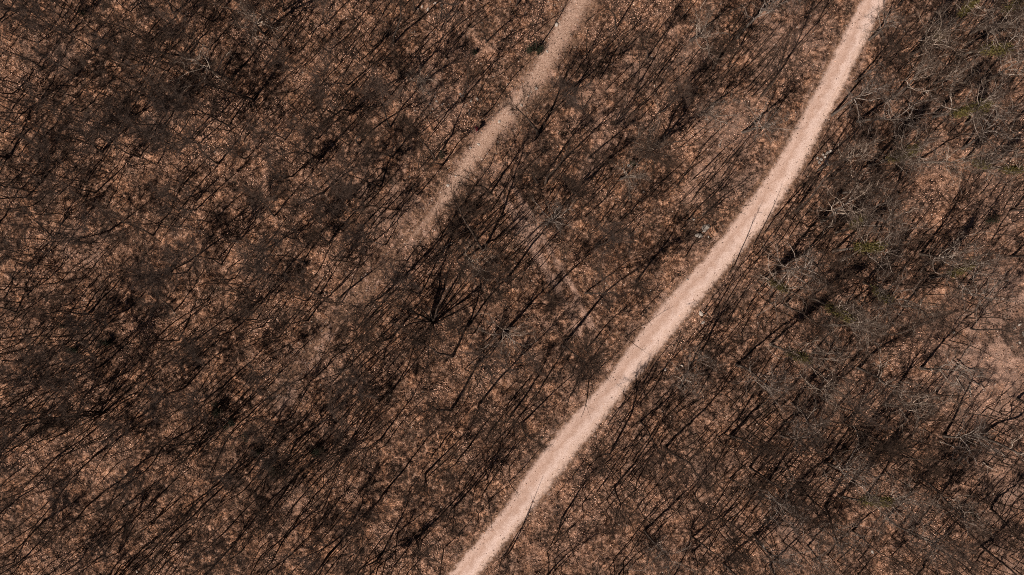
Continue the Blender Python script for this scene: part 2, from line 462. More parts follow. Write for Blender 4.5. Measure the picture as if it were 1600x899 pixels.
def gen_coppice(seed, n=14, H=12, splay=0.34, ntw=1500, thick=0.085):
    r = np.random.default_rng(seed)
    stems, hosts, crown = [], [], []
    for i in range(n):
        az = 2.4 * i + r.normal() * 0.3; s = splay * r.uniform(0.25, 1.25)
        d = unit(np.array([math.cos(az) * s, math.sin(az) * s, 1.0]))
        p0 = np.array([math.cos(az) * 0.28 * r.random(), math.sin(az) * 0.28 * r.random(), -0.3])
        h = H * r.uniform(0.7, 1.05)
        sp, _ = walk(p0, d, h, 10, 0.16, 0.0, r)
        stems.append(tube(sp, thick * r.uniform(0.7, 1.15) * (1 - 0.88 * np.linspace(0, 1, 11)), 6))
        hosts.append(sp[5:])
        for j in range(4):
            k = r.integers(5, 10); a2 = r.random() * 6.28
            bd = unit(np.array([math.cos(a2), math.sin(a2), 0.9]))
            bp, _ = walk(sp[k], bd, r.uniform(0.8, 1.8), 5, 0.3, 0.3, r)
            crown.append(tube(bp, 0.018 * (1 - 0.8 * np.linspace(0, 1, 6)), 4)); hosts.append(bp)
    crown.append(spray(hosts, ntw, 0.25, 0.7, 0.010, r, outer=0.1))
    return stems, join(crown)

def leaf_cloud(P, size, r):
    n = len(P)
    nrm = unit(r.normal(size=(n, 3)) + np.array([0, 0, 0.6])); a = unit(np.cross(nrm, r.normal(size=(n, 3)))); b = np.cross(nrm, a)
    s = size * r.uniform(0.6, 1.3, n)[:, None]
    V = np.stack([P - a * s, P + b * s * 0.55 + nrm * s * 0.2, P + a * s, P - b * s * 0.55 + nrm * s * 0.2], 1).reshape(-1, 3)
    base = np.arange(n)[:, None] * 4
    F = np.concatenate([base + np.array([[0, 1, 2]]), base + np.array([[0, 2, 3]])])
    return V, F

def gen_stone(seed, amp=0.28, flat=0.6, sub=2):
    import bmesh
    bm = bmesh.new(); bmesh.ops.create_icosphere(bm, subdivisions=sub, radius=1.0)
    V = np.array([v.co[:] for v in bm.verts]); F = np.array([[v.index for v in f.verts] for f in bm.faces]); bm.free()
    r = np.random.default_rng(seed)
    for _ in range(9):                         # chip flat facets off
        d = unit(r.normal(size=3)); c = r.uniform(0.55, 0.9)
        h = V @ d; V = V - np.clip(h - c, 0, None)[:, None] * d
    V *= 1 + amp * 0.3 * r.normal(size=(len(V), 1)) * 0.4
    V *= r.uniform(0.6, 1.25, 3)
    V[:, 2] *= flat
    return V, F

# ------------------------------------------------------------------ tree kinds (shared meshes)
def tree_meshes(kind, seeds, mt, mc, **kw):
    out = []
    for s in seeds:
        r = np.random.default_rng(s + 500)
        k = {a: (v if not isinstance(v, tuple) else r.uniform(*v)) for a, v in kw.items()}
        for q in ('limbs', 'ntw', 'sub'): 
            if q in k: k[q] = int(k[q])
        (TV, TF), (CV, CF), tp = gen_tree(s, **k)
        out.append((mesh(kind + '_trunk', TV, TF, mt, smooth=True), mesh(kind + '_crown', CV, CF, mc), tp, k['H']))
    return out

THIN = tree_meshes('slender_tree', range(60, 74), M_BARK, M_TWIG2, H=(9.5, 13), r0=(0.08, 0.125), reach=(1.7, 2.7), base=(0.36, 0.52), limbs=(12, 18), ntw=1500, wob=0.3, limb_r=0.45)
SLENDER = tree_meshes('slender_tree', range(10, 22), M_BARK, M_TWIG, H=(10.5, 15), r0=(0.11, 0.17), reach=(1.8, 2.8), base=(0.42, 0.6), limbs=(11, 17), ntw=750, tw=0.013, wob=0.25)
PALE = tree_meshes('pale_tree', range(40, 50), M_BARK2, M_PTWIG, H=(10, 13), r0=(0.15, 0.20), reach=(2.6, 3.6), base=(0.36, 0.5), limbs=(11, 16), ntw=1000, wob=0.6, limb_r=0.5, tw=0.011, sub=5)
# pale kind: thick crown wood wears pale bark, trunks the shade-darkened one
for i, (a, b, tp, h) in enumerate(PALE):
    b.materials.clear(); b.materials.append(M_PALE); b.materials.append(M_PTWIG)
    nf = len(b.polygons); ntw = 1000 * 9
    mi = np.zeros(nf, np.int32); mi[nf - ntw:] = 1
    b.polygons.foreach_set('material_index', mi)

from mathutils import Quaternion
def tilt(lx, ly, rz):
    a = math.hypot(lx, ly) + 1e-6
    return (Quaternion((-ly / a, lx / a, 0), a) @ Quaternion((0, 0, 1), rz)).to_euler()
def lean_at(px, py):
    k = float(smooth(350, 0, px - 350) * smooth(430, 650, py)) if px < 700 else 0.0
    return -0.05 * k, -0.17 * k
trees = []      # (root, kind, base px, py)
SC = dict(n=0)
def place_tree(kind, px, py, scale=1.0, thick=False):
    lib = PALE if kind != 'slender' else THIN if not thick and rng.random() < smooth(620, 430, px) * smooth(820, 600, py) * 0.6 + 0.3 else SLENDER
    i = rng.integers(len(lib)); a, b, tp, h = lib[i]
    x, y = W(px, py); z = float(height(np.array([x]), np.array([y]))[0])
    name = {'slender': 'slender_tree', 'pale': 'pale_tree', 'ivy': 'ivy_clad_tree'}[kind]
    root = link(name, None, loc=(x, y, z))
    lx, ly = lean_at(px, py)
    root.rotation_euler = tilt(lx + rng.normal() * 0.07, ly + rng.normal() * 0.07, rng.random() * 6.28)
    root.scale = (scale,) * 3
    root.empty_display_size = 0.5
    link('trunk', a, root); link('crown', b, root)
    if kind == 'ivy':
        r = np.random.default_rng(int(px * 7 + py))
        n = 2200
        q = r.uniform(0.45, 0.86, n) * 11.9; k = q.astype(int); f = (q - k)[:, None]
        P = tp[k] * (1 - f) + tp[k + 1] * f + r.normal(size=(n, 3)) * np.array([0.26, 0.26, 0.2])
        link('ivy', mesh('ivy', *leaf_cloud(P, 0.095, r), M_IVY), root)
    trees.append((root, kind, px, py, scale))
    return root

def from_crown(px, py, h):
    """base pixel of a tree whose crown (h metres up) shows at px, py"""
    f = (CAM_H - h) / CAM_H
    return 800 + (px - 800) * f, 449.5 + (py - 449.5) * f

TANE = math.tan(SUN_EL)
def over_path(px, py, hs=(2, 4, 6, 8, 10, 12, 15), m=2.6, f=1.0):
    x, y = W(px, py); hs = np.array(hs, float) * f
    sx, sy = x + SH[0] * hs / TANE, y + SH[1] * hs / TANE
    k = CAM_H / (CAM_H - hs)
    d1 = pdist(np.r_[sx, x * k], np.r_[sy, y * k], MC, MH, 4); d2 = pdist(np.r_[sx, x * k], np.r_[sy, y * k], NC, NH, 4)
    mm = m * (1.35 if py > 700 and px > 560 else 1.0) * np.r_[np.linspace(.3, 1, 7), np.linspace(.3, 1, 7)]
    return (d1 < mm).any() or d2.min() < -0.3
def off_path(px, py):
    for _ in range(30):
        if not over_path(px, py, m=2.1): break
        px += -5 if px < np.interp(py, PL[:, 0], PL[:, 1]) + 20 else 5
    return px, py
taken = []
def ok(px, py, d):
    return all((px - a) ** 2 + (py - b) ** 2 > d * d for a, b in taken)

# ------------------------------------------------------------------ trees the photograph shows singly
PALE_CROWNS = [(1105, 28), (1182, 25), (1120, 155), (1192, 185), (1030, 225), (1405, 30), (1475, 55), (1512, 105), (1582, 112), (1342, 158), (1385, 168), (1478, 238),
               (1352, 290), (1320, 250), (1425, 235), (1325, 338), (1415, 350), (1492, 392), (1245, 425), (1385, 585), (1310, 560), (1430, 648), (1372, 512), (1275, 645), (1255, 700),
               (1330, 745), (720, 400), (786, 527), (640, 108), (858, 342), (322, 96), (378, 18), (1560, 215), (1575, 20), (1180, 580), (1085, 620), (1400, 800), (1490, 770),
               (1530, 700), (1330, 820), (1220, 800), (1120, 560), (1460, 480), (985, 265), (1590, 700), (1440, 130), (1300, 610)]
IVY_CROWNS = [(1490, 45), (1545, 60), (1560, 175), (1590, 250), (1525, 20), (1345, 357), (1340, 388), (1502, 432), (1302, 466), (1228, 432), (1505, 163), (1590, 5), (1400, 245), (1560, 235), (1350, 800), (1390, 440), (1235, 545)]
for i, (px, py) in enumerate(PALE_CROWNS):
    bx, by = off_path(*from_crown(px, py, 7.5))
    place_tree('pale', bx, by, rng.uniform(0.8, 1.12)); taken.append((bx, by))
for i, (px, py) in enumerate(IVY_CROWNS):
    bx, by = from_crown(px, py, 6.8)
    place_tree('ivy', bx, by, rng.uniform(0.85, 1.1)); taken.append((bx, by))
BASES = [(791, 437, 1.1), (707, 557, 1.1), (880, 540, 1.2), (925, 545, .85), (756, 391, 1.1), (604, 458, 1.2), (721, 399, 1.1), (67, 107, .9), (97, 392, .8), (80, 373, .8), (475, 410, 1.1),
         (90, 253, .9), (107, 52, 1), (200, 182, .9), (135, 190, .9), (232, 220, .9), (335, 135, 1), (295, 147, .9), (340, 255, 1), (295, 408, 1), (290, 425, .9), (270, 165, .9), (840, 285, 1.1),
         (852, 287, 1.0), (895, 298, 1.1), (1010, 243, 1.1), (840, 210, 1.1), (1015, 240, .9), (1100, 345, .8), (1040, 440, 1.0), (1215, 150, 1.1), (500, 250, 1.0), (560, 225, 1.0), (612, 245, 1.0),
         (680, 250, .9), (690, 258, .9), (545, 132, 1), (1245, 330, 1.0), (1292, 280, 1.1), (1255, 400, 1.2), (830, 660, .85), (800, 645, 1.0), (705, 640, 1.1), (600, 770, 1.1), (540, 830, 1), (650, 840, 1.0),
         (735, 790, .8), (515, 865, 1), (420, 890, 1.0), (325, 895, 1.1), (150, 780, 1), (75, 660, 1.1), (120, 650, 1.1), (1040, 700, 1.2), (960, 760, 1.1), (1000, 660, 1.0)]
for px, py, s in BASES:
    px, py = off_path(px, py)
    place_tree('slender', px, py, s * rng.uniform(1.0, 1.15) * (1.02 if px > 600 else 0.95), px > 600); taken.append((px, py))

# many-stemmed clumps
COPPICE = [(676, 503, 1.15, 'many-stemmed clump fanning out just below the picture\'s middle, beside the pale starburst crown'),
           (540, 705, 1.0, 'many-stemmed clump in the dark streaked wood below the picture\'s middle left'),
           (160, 645, 1.0, 'many-stemmed dark clump among long shadows near the lower left edge'),
           (318, 690, 0.95, 'many-stemmed dark clump in the thickest shade of the lower left wood'),
           (960, 195, 0.7, 'small many-stemmed clump between the narrow trail and the wide path'),
           (1340, 690, 0.9, 'many-stemmed clump in the dark patch low on the right side')]
for i, (px, py, s, lab) in enumerate(COPPICE):
    st, (CV, CF) = gen_coppice(300 + i, n=[17, 12, 10, 10, 9, 11][i], splay=[.36, .2, .18, .2, .25, .22][i], thick=0.10 if i == 0 else 0.08, ntw=1000 if i == 0 else 1400)
    x, y = W(px, py); z = float(height(np.array([x]), np.array([y]))[0])
    root = link('coppice_tree', None, loc=(x, y, z), scl=(s,) * 3)
    for V, F_ in st: link('stem', mesh('stem', V, F_, M_BARK, smooth=True), root)
    link('crown', mesh('coppice_crown', CV, CF, M_TWIG), root)
    tag(root, lab, 'tree', 'many-stemmed clumps')
    taken.append((px, py))

# ------------------------------------------------------------------ the other trees in view, spread by how thick the wood is
CLEAR = [(722, 230, 24), (705, 252, 22), (735, 212, 22), (805, 320, 26), (860, 430, 22), (840, 395, 20), (885, 470, 22), (905, 505, 18), (1565, 520, 40), (1520, 610, 30), (730, 450, 58), (560, 270, 30), (690, 325, 34), (1130, 195, 55), (1235, 55, 45), (1540, 570, 62), (825, 360, 24), (895, 480, 16), (1570, 450, 40), (990, 110, 25), (740, 200, 22), (640, 350, 25), (1165, 265, 30), (1103, 357, 18), (1285, 245, 16), (1500, 580, 30)]
def spacing(px, py):
    x, y = W(px, py)
    return spacing0(px, py) * (0.5 + 1.0 * float(vnoise(x, y, 9, 50)))
def spacing0(px, py):
    if px < 520: return 47
    if px < 820: return 55
    if 1130 < px < 1400 and py > 600: return 44
    if px > 1200 and py < 520: return 60
    if 850 < px < 1250 and py < 450: return 66
    return 57
def free(px, py, margin):
    x, y = W(px, py)
    if over_path(px, py): return False
    if pdist([x], [y], MC, MH, 4)[0] < margin or pdist([x], [y], NC, NH, 4)[0] < margin * 0.6: return False
    return all(math.hypot(px - a, py - b) > r for a, b, r in CLEAR)
TOTAL = 300
tries = 0
while len(trees) + len(COPPICE) < TOTAL and tries < 60000:
    tries += 1
    px, py = rng.uniform(-5, 1600), rng.uniform(0, 905)
    s = spacing(px, py) * (1.0 if tries < 15000 else 0.8 if tries < 30000 else 0.65)
    if not ok(px, py, s) or not free(px, py, 0.9): continue
    right = (px + py * 0.83) > 1370
    place_tree('pale' if (right and rng.random() < 0.15) else 'slender', px, py, rng.uniform(0.8, 1.15) * (0.92 if px < 500 else 1.0))
    taken.append((px, py))
print('trees', len(trees), 'tries', tries)

# ------------------------------------------------------------------ labels for the trees: kind + place counted among its neighbours
ZONES = [(110, 90, 'in the dark thicket of the top left corner'), (330, 90, 'in the thicket along the top edge, left part'), (530, 90, 'near the top edge, short of the stony patch'),
         (700, 90, 'in the stony wood above the narrow trail'), (110, 270, 'in the upper wood along the left edge'), (330, 270, 'in the dense upper left wood'),
         (520, 260, 'around the small clearing left of the trail'), (640, 200, 'just left of the narrow trail'), (110, 450, 'at mid height along the left edge'),
         (330, 450, 'in the dense wood left of the middle'), (530, 420, 'below the lower end of the trail'), (110, 640, 'among long shadows on the lower left edge'),
         (330, 630, 'in the darkest lower left wood'), (530, 620, 'left of and below the fanned clump'), (110, 820, 'in the bottom left corner'), (330, 820, 'on the bottom edge, left part'),
         (540, 810, 'on the bottom edge, before the wide path'), (700, 720, 'above the bottom end of the wide path'), (700, 460, 'around the fanned clump at the middle'),
         (860, 560, 'between fanned clump and wide path'), (900, 420, 'on the faded crossing track near the middle'), (830, 260, 'just right of the narrow trail'),
         (970, 70, 'at the top between trail and wide path'), (1010, 260, 'halfway between trail and wide path'), (1140, 110, 'left of the wide path, upper part'),
         (1090, 380, 'against the wide path, near grey boulders'), (1390, 60, 'right of the wide path at the top'), (1540, 80, 'in the top right corner'),
         (1340, 200, 'right of the wide path, by pale rubble'), (1530, 240, 'on the upper right edge'), (1300, 390, 'among the greenish crowns right of the path'),
         (1470, 400, 'around the greenest crown on the right'), (1180, 520, 'right of the path at mid height'), (1350, 560, 'in the wood at the middle right'),
         (1540, 570, 'around the heap of pale fallen branches'), (1010, 700, 'right of the path, lower part'), (930, 830, 'at the bottom, right of the path'),
         (1130, 830, 'on the bottom edge, right part'), (1200, 690, 'in the dark lower right wood'), (1350, 780, 'in the dark patch low on the right'), (1530, 790, 'in the bottom right corner')]
ORD = ['', 'second ', 'third ', 'fourth ', 'fifth ', 'sixth ', 'seventh ', 'eighth ', 'ninth ', 'tenth ', 'eleventh ', 'twelfth ', 'thirteenth ', 'fourteenth ', 'fifteenth ', 'sixteenth ', 'seventeenth ', 'eighteenth ']
LOOK = {'slender': 'slender dark bare tree', 'pale': 'pale-limbed bare tree', 'ivy': 'ivy-greened bare tree'}
GRP = {'slender': 'slender dark bare trees', 'pale': 'pale-limbed bare trees', 'ivy': 'ivy-greened trees'}
zones = {}
for root, kind, px, py, s in trees:
    z = min(range(len(ZONES)), key=lambda i: (ZONES[i][0] - px) ** 2 + (ZONES[i][1] - py) ** 2)
    zones.setdefault((z, kind), []).append((px, root))
for (z, kind), lst in zones.items():
    lst.sort(key=lambda q: q[0]); n = len(lst)
    for i, (px, root) in enumerate(lst):
        if n == 1: how = ', the only one'
        elif i == 0: how = ', leftmost'
        elif i == n - 1: how = ', rightmost'
        elif n == 3: how = ', middle one'
        else: how = ', ' + ORD[i] + 'from left'
        tag(root, LOOK[kind] + how + ' ' + ZONES[z][2], 'tree', GRP[kind])

# ------------------------------------------------------------------ saplings and the thinner wood nobody could count
DARK = [(1560, 40, 40), (690, 430, 35), (560, 560, 40), (400, 480, 35), (180, 640, 45), (520, 700, 45), (260, 100, 45), (420, 60, 45), (60, 300, 35), (620, 130, 35), (1180, 650, 50), (1300, 700, 55), (1200, 790, 55), (1350, 470, 45), (1420, 420, 40), (1490, 60, 40), (1440, 130, 45), (1290, 430, 45), (1225, 690, 50), (1250, 760, 50), (340, 650, 40), (430, 720, 40), (60, 640, 50), (120, 550, 40), (1390, 700, 35), (1530, 330, 30), (1180, 120, 35), (280, 540, 35), (640, 420, 30), (1000, 150, 30), (950, 330, 35), (1130, 850, 40)]  # spots where saplings are added thicker and twiggier to deepen the shade
def gen_saplings(n_try, region, dmin, hr, seed, off=False, ntw=26):
    r = np.random.default_rng(seed); parts = []; pts = []
    x0, y0, x1, y1 = region; cell = {}
    for _ in range(n_try):
        px, py = r.uniform(x0, x1), r.uniform(y0, y1)
        if off and -8 < px < 1608 and -8 < py < 907: continue
        key = (int(px // dmin), int(py // dmin))
        if any((px - a) ** 2 + (py - b) ** 2 < dmin * dmin for i in (-1, 0, 1) for j in (-1, 0, 1) for a, b in cell.get((key[0] + i, key[1] + j), ())): continue
        if not off:
            x, y = W(px, py)
            dk = max(float(near(x, y, *q)) for q in DARK)
            cl = 0.55 * float(vnoise(x, y, 3.6, 21)) + 0.45 * float(vnoise(x, y, 10, 22))
            if 0.02 + 0.75 * float(smooth(0.46, 0.66, cl)) + dk < r.random(): continue
            if any(math.hypot(px - a, py - b) < rr * 0.9 for a, b, rr in CLEAR): continue
        cell.setdefault(key, []).append((px, py)); pts.append((px, py, 0.0 if off else dk))
    pts = np.array(pts); xy = np.stack([(pts[:, 0] - 800) / PPM, (449.5 - pts[:, 1]) / PPM], 1)
    dm, dn = pdist(xy[:, 0], xy[:, 1], MC, MH), pdist(xy[:, 0], xy[:, 1], NC, NH)
    keep = (dm > 0.7) & (dn > 0.25) & ((dn > 1.6) | (r.random(len(dn)) < 0.35) | off)
    for hh in (2, 4, 6, 8, 10, 12):
        sx, sy = xy[:, 0] + SH[0] * hh / TANE, xy[:, 1] + SH[1] * hh / TANE
        if not off: keep &= (pdist(sx, sy, MC, MH) > 0.75)
    xy = xy[keep]; dks = pts[keep, 2]
    z = height(xy[:, 0], xy[:, 1])
    for (x, y), zz, dk in zip(xy, z, dks):
        h = r.uniform(*hr) * (1 + 0.15 * dk); q_ = PX(x, y); lx, ly = lean_at(q_[0], q_[1]); d = unit(np.array([lx + r.normal() * 0.09, ly + r.normal() * 0.09, 1]))
        p, _ = walk((x, y, zz - 0.2), d, h, 6, 0.14, 0, r)
        rad = 0.016 + 0.0058 * h
        parts.append(tube(p, rad * (1 - 0.85 * np.linspace(0, 1, 7)), 4))
        hosts = [p[2:]]
        for j in range(int(2 + h * 0.4)):
            k = r.integers(2, 6); a = r.random() * 6.28
            bp, _ = walk(p[k], unit(np.array([math.cos(a), math.sin(a), 0.9])), r.uniform(0.5, 1.0) * (0.4 + 0.12 * h), 3, 0.3, 0.3, r)
            parts.append(tube(bp, rad * 0.4 * np.array([1, .7, .45, .2]), 3)); hosts.append(bp)
        parts.append(spray(hosts, int(ntw * (1 + 1.6 * dk) * (0.6 + 0.12 * h)), 0.25, 0.7, 0.010, r, outer=0.1))
    return join(parts), len(xy)

(SV, SF), ns = gen_saplings(24000, (-5, 0, 1605, 899), 12.5, (4.5, 12.0), 5, ntw=8)
print('saplings', ns, len(SF))
tag(link('sapling_undergrowth', mesh('sapling_undergrowth', SV, SF, M_TWIG)), 'thin bare saplings filling the gaps of the wood', 'undergrowth', kind='stuff')
(SV, SF), ns = gen_saplings(900, (-190, -110, 1790, 1100), 46, (8, 12), 6, True, 60)
print('outer', ns, len(SF))
tag(link('outlying_forest', mesh('outlying_forest', SV, SF, M_TWIG)), 'bare woodland carrying on past the view', 'woodland', kind='stuff')

# ------------------------------------------------------------------ fallen leaves, dry stalks, pebbles
def litter(n, seed):
    r = np.random.default_rng(seed)
    x, y = r.uniform(-67, 67, n), r.uniform(-38.5, 38.5, n)
    dm, dn = pdist(x, y, MC, MH), pdist(x, y, NC, NH)
    b = bareness(x, y, dm, dn)
    keep = (r.random(n) > b * 0.62) & ((dm > 0.05) | (r.random(n) < 0.03 + 0.34 * smooth(-0.8, 0.0, dm))) & ((dn > -0.1) | (r.random(n) < 0.52))
    keep &= vnoise(x, y, 1.1, 30) + 0.5 * vnoise(x, y, 4, 31) + 0.25 > r.random(n) * 1.1
    x, y, dm, dn = x[keep], y[keep], dm[keep], dn[keep]; n = len(x)
    z = height(x, y, dm, dn) + 0.03 + 0.05 * r.random(n)
    nrm = unit(np.stack([r.normal(size=n) * 0.38, r.normal(size=n) * 0.38, np.ones(n)], 1))
    a = unit(np.cross(nrm, r.normal(size=(n, 3)))); bb = np.cross(nrm, a)
    s = (0.045 + 0.06 * r.random(n) ** 1.5)[:, None]
    P = np.stack([x, y, z], 1); curl = nrm * s * r.uniform(-0.2, 0.6, n)[:, None]
    V = np.stack([P - a * s, P + bb * s * 0.62 + curl, P + a * s, P - bb * s * 0.62 + curl], 1).reshape(-1, 3)
    base = np.arange(n)[:, None] * 4
    F = np.concatenate([base + np.array([[0, 1, 2]]), base + np.array([[0, 2, 3]])])
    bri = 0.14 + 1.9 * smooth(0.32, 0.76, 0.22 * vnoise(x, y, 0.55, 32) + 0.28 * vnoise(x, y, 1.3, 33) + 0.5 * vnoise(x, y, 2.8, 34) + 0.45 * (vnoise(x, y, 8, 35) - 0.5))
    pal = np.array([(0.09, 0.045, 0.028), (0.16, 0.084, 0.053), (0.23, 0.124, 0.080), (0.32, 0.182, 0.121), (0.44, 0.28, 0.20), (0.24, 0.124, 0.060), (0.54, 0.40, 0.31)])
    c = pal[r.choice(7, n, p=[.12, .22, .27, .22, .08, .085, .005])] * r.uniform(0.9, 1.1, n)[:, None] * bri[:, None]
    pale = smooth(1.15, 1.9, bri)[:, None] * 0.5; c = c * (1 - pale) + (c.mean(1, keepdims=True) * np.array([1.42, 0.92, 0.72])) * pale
    return V, F, np.repeat(c, 4, 0)
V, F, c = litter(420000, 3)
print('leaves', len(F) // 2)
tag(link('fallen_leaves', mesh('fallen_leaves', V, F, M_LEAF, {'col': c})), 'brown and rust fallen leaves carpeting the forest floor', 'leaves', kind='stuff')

def stalks(n, seed):
    r = np.random.default_rng(seed)
    x, y = r.uniform(-66, 66, n), r.uniform(-38, 38, n)
    dm, dn = pdist(x, y, MC, MH), pdist(x, y, NC, NH)
    keep = (dm > 0.0) & (dn > -0.1) & (vnoise(x, y, 2.2, 40) ** 2 * 1.4 + 0.35 * np.exp(-np.minimum(dm, dn) / 1.5) > r.random(n))
    x, y, dm, dn = x[keep], y[keep], dm[keep], dn[keep]; n = len(x)
    P = np.stack([x, y, height(x, y, dm, dn) - 0.02], 1)
    D = unit(np.stack([r.normal(size=n) * 0.8, r.normal(size=n) * 0.8, np.full(n, 0.75)], 1))
    V, F = twigs(P, D, r.uniform(0.2, 0.6, n), np.full(n, 0.011), r)
    pal = np.array([(0.26, 0.19, 0.125), (0.36, 0.28, 0.20), (0.16, 0.11, 0.075), (0.14, 0.125, 0.05), (0.22, 0.175, 0.15)])
    return V, F, np.repeat(pal[r.choice(5, n, p=[.3, .15, .25, .1, .2])] * r.uniform(.8, 1.2, n)[:, None], 4, 0)
V, F, c = stalks(130000, 4)
tag(link('dry_grass', mesh('dry_grass', V, F, M_STRAW, {'col': c})), 'dry straw-coloured stalks and fallen twigs on the forest floor', 'grass', kind='stuff')

def pebbles(n, seed):
    r = np.random.default_rng(seed)
    x, y = r.uniform(-66, 66, n), r.uniform(-38, 38, n)
    dm, dn = pdist(x, y, MC, MH), pdist(x, y, NC, NH)
    w_ = 0.10 * np.exp(-np.abs(dm) / 1.0) + 0.75 * np.exp(-np.abs(np.maximum(dn, 0)) / 1.2) + 0.03
    for px, py, rr, a in [(680, 165, 40, .5), (690, 20, 50, .4), (720, 60, 40, .25), (735, 155, 25, .6), (1285, 245, 16, .6), (1505, 590, 35, .5), (1590, 520, 30, .5), (215, 870, 40, .25), (200, 860, 25, .3), (1095, 492, 14, .6), (1240, 40, 50, .3), (1130, 190, 60, .25), (1540, 580, 60, .35), (1570, 470, 50, .3), (1160, 270, 50, .25), (640, 350, 40, .3), (830, 360, 25, .4)]:
        w_ = np.maximum(w_, a * near(x, y, px, py, rr))
    keep = w_ > r.random(n)
    x, y, dm, dn = x[keep], y[keep], dm[keep], dn[keep]; n = len(x)
    P = np.stack([x, y, height(x, y, dm, dn) + 0.02], 1)
    s = 0.03 + 0.09 * r.random(n) ** 3; s = np.where(dm < 0, s * 0.5, s)
    O = np.array([(1, 0, 0), (0, 1, 0), (-1, 0, 0), (0, -1, 0), (0, 0, 0.7), (0, 0, -0.5)], float)
    V = P[:, None] + s[:, None, None] * O[None] * r.uniform(0.6, 1.3, (n, 6, 1))
    T = np.array([(0, 1, 4), (1, 2, 4), (2, 3, 4), (3, 0, 4), (1, 0, 5), (2, 1, 5), (3, 2, 5), (0, 3, 5)])
    F = (np.arange(n)[:, None, None] * 6 + T[None]).reshape(-1, 3)
    c = np.array([0.46, 0.38, 0.33]) * r.uniform(0.4, 1.3, n)[:, None]
    return V.reshape(-1, 3), F, np.repeat(c, 6, 0)
V, F, c = pebbles(60000, 8)
print('pebbles', len(F) // 8)
tag(link('pebbles', mesh('pebbles', V, F, M_PEB, {'col': c})), 'pale loose pebbles along the paths and stony patches', 'pebbles', kind='stuff')

def ordinal(objs, what, where):
    objs = sorted(objs, key=lambda o: o.location.x); n = len(objs)
    for i, o in enumerate(objs):
        o['label'] = what + (', leftmost ' if i == 0 else ', rightmost ' if i == n - 1 else ', ' + ORD[i] + 'from left ') + where
# ------------------------------------------------------------------ stones and boulders one can pick out
STONES = [mesh('stone', *gen_stone(700 + i), M_STONE) for i in range(6)]
def stone(px, py, size, lab, cat='stone', group=None, data=None, name='stone', m=None, rot=None, scl=(1, 1, 1)):
    x, y = W(px, py); z = float(height(np.array([x]), np.array([y]))[0])
    s = size / PPM / 2
    o = link(name, data or STONES[rng.integers(6)], loc=(x, y, z + 0.15 * s), rot=(rng.normal() * 0.2, rng.normal() * 0.2, rng.random() * 6.28 if rot is None else rot), scl=(s * scl[0], s * scl[1], s * scl[2]))
    return tag(o, lab, cat, group)
B1 = mesh('boulder', *gen_stone(760, 0.5, 0.75, 3), M_ROCK); B2 = mesh('boulder', *gen_stone(761, 0.5, 0.5, 3), M_ROCK)
stone(1103, 356, 15, 'rounded dark grey boulder, the larger of two beside the wide path', 'boulder', 'grey boulders by the path', B1, 'boulder', scl=(1.0, .85, 1))
stone(1093, 368, 15, 'low flat pale grey boulder touching the rounded one by the path', 'boulder', 'grey boulders by the path', B2, 'boulder', rot=-0.2, scl=(1.15, .5, .7))
stone(1084, 342, 6, 'small pale stone above the two grey boulders', 'stone', 'single stones')
stone(1108, 370, 5, 'small white stone at the foot of the rounded grey boulder', 'stone', 'single stones')
stone(1075, 437, 6, 'small pale stone at the left verge of the wide path, halfway down', 'stone', 'single stones')
stone(1095, 490, 13, 'bare pale rock slab in the grass right of the wide path', 'stone', 'single stones', rot=-0.8, scl=(1.3, .5, .5))
stone(1099, 504, 8, 'small pale rock just below the bare slab, right of the path', 'stone', 'single stones')
grp_ = []
for k, (dx, dy, s) in enumerate([(0, 0, 7), (-6, 4, 5), (4, -6, 8), (-9, 9, 7), (7, 0, 5), (2, 8, 8), (-3, -3, 5), (-4, 14, 6), (9, -9, 5), (-12, 2, 5)]):
    grp_.append(stone(1288 + dx, 246 + dy, s, 'pale angular stone of the rubble heap right of the wide path', 'stone', 'rubble heap beside the wide path'))
ordinal(grp_, 'pale angular stone', 'in the rubble heap right of the wide path')
grp_ = []
for k, (px, py, s) in enumerate([(746, 155, 6), (736, 157, 5), (722, 150, 6), (719, 146, 4), (728, 163, 4), (733, 178, 4)]):
    grp_.append(stone(px, py, s, 'small white stone of the scatter above the person in red', 'stone', 'white stones above the person'))
ordinal(grp_, 'small white stone', 'of the scatter above the person in red')
grp_ = []
for k, (px, py, s) in enumerate([(682, 158, 5), (676, 170, 5), (671, 162, 4), (680, 150, 4), (673, 176, 4), (690, 164, 4)]):
    grp_.append(stone(px, py, s, 'pale stone of the rubble patch left of the narrow trail', 'stone', 'rubble patch left of the trail'))
ordinal(grp_, 'pale stone', 'in the rubble patch left of the narrow trail')
grp_ = []
for k, (px, py, s) in enumerate([(659, 9, 5), (668, 14, 6), (690, 8, 5), (652, 12, 4), (700, 20, 4), (680, 4, 5)]):
    grp_.append(stone(px, py, s, 'pale stone of the patch at the middle of the top edge', 'stone', 'pale stones at the top edge'))
ordinal(grp_, 'pale stone', 'in the patch at the middle of the top edge')
grp_ = []
for k, (px, py, s) in enumerate([(838, 138, 7), (870, 38, 6), (815, 165, 6), (855, 80, 5), (826, 150, 5), (735, 232, 5), (748, 226, 6), (700, 290, 5), (712, 275, 5), (780, 190, 5)]):
    grp_.append(stone(px, py, s, 'pale stone lying on the narrow trail', 'stone', 'stones on the narrow trail'))
ordinal(grp_, 'pale stone', 'of those lying on the narrow trail')
grp_ = []
for k, (px, py, s) in enumerate([(1588, 507, 7), (1595, 522, 9), (1580, 512, 5), (1590, 535, 6)]):
    grp_.append(stone(px, py, s, 'white stone at the right edge above the branch heap', 'stone', 'white stones at the right edge'))
ordinal(grp_, 'white stone', 'at the right edge above the branch heap')
stone(1487, 519, 7, 'lone white stone left of the right-hand clearing', 'stone', 'single stones')
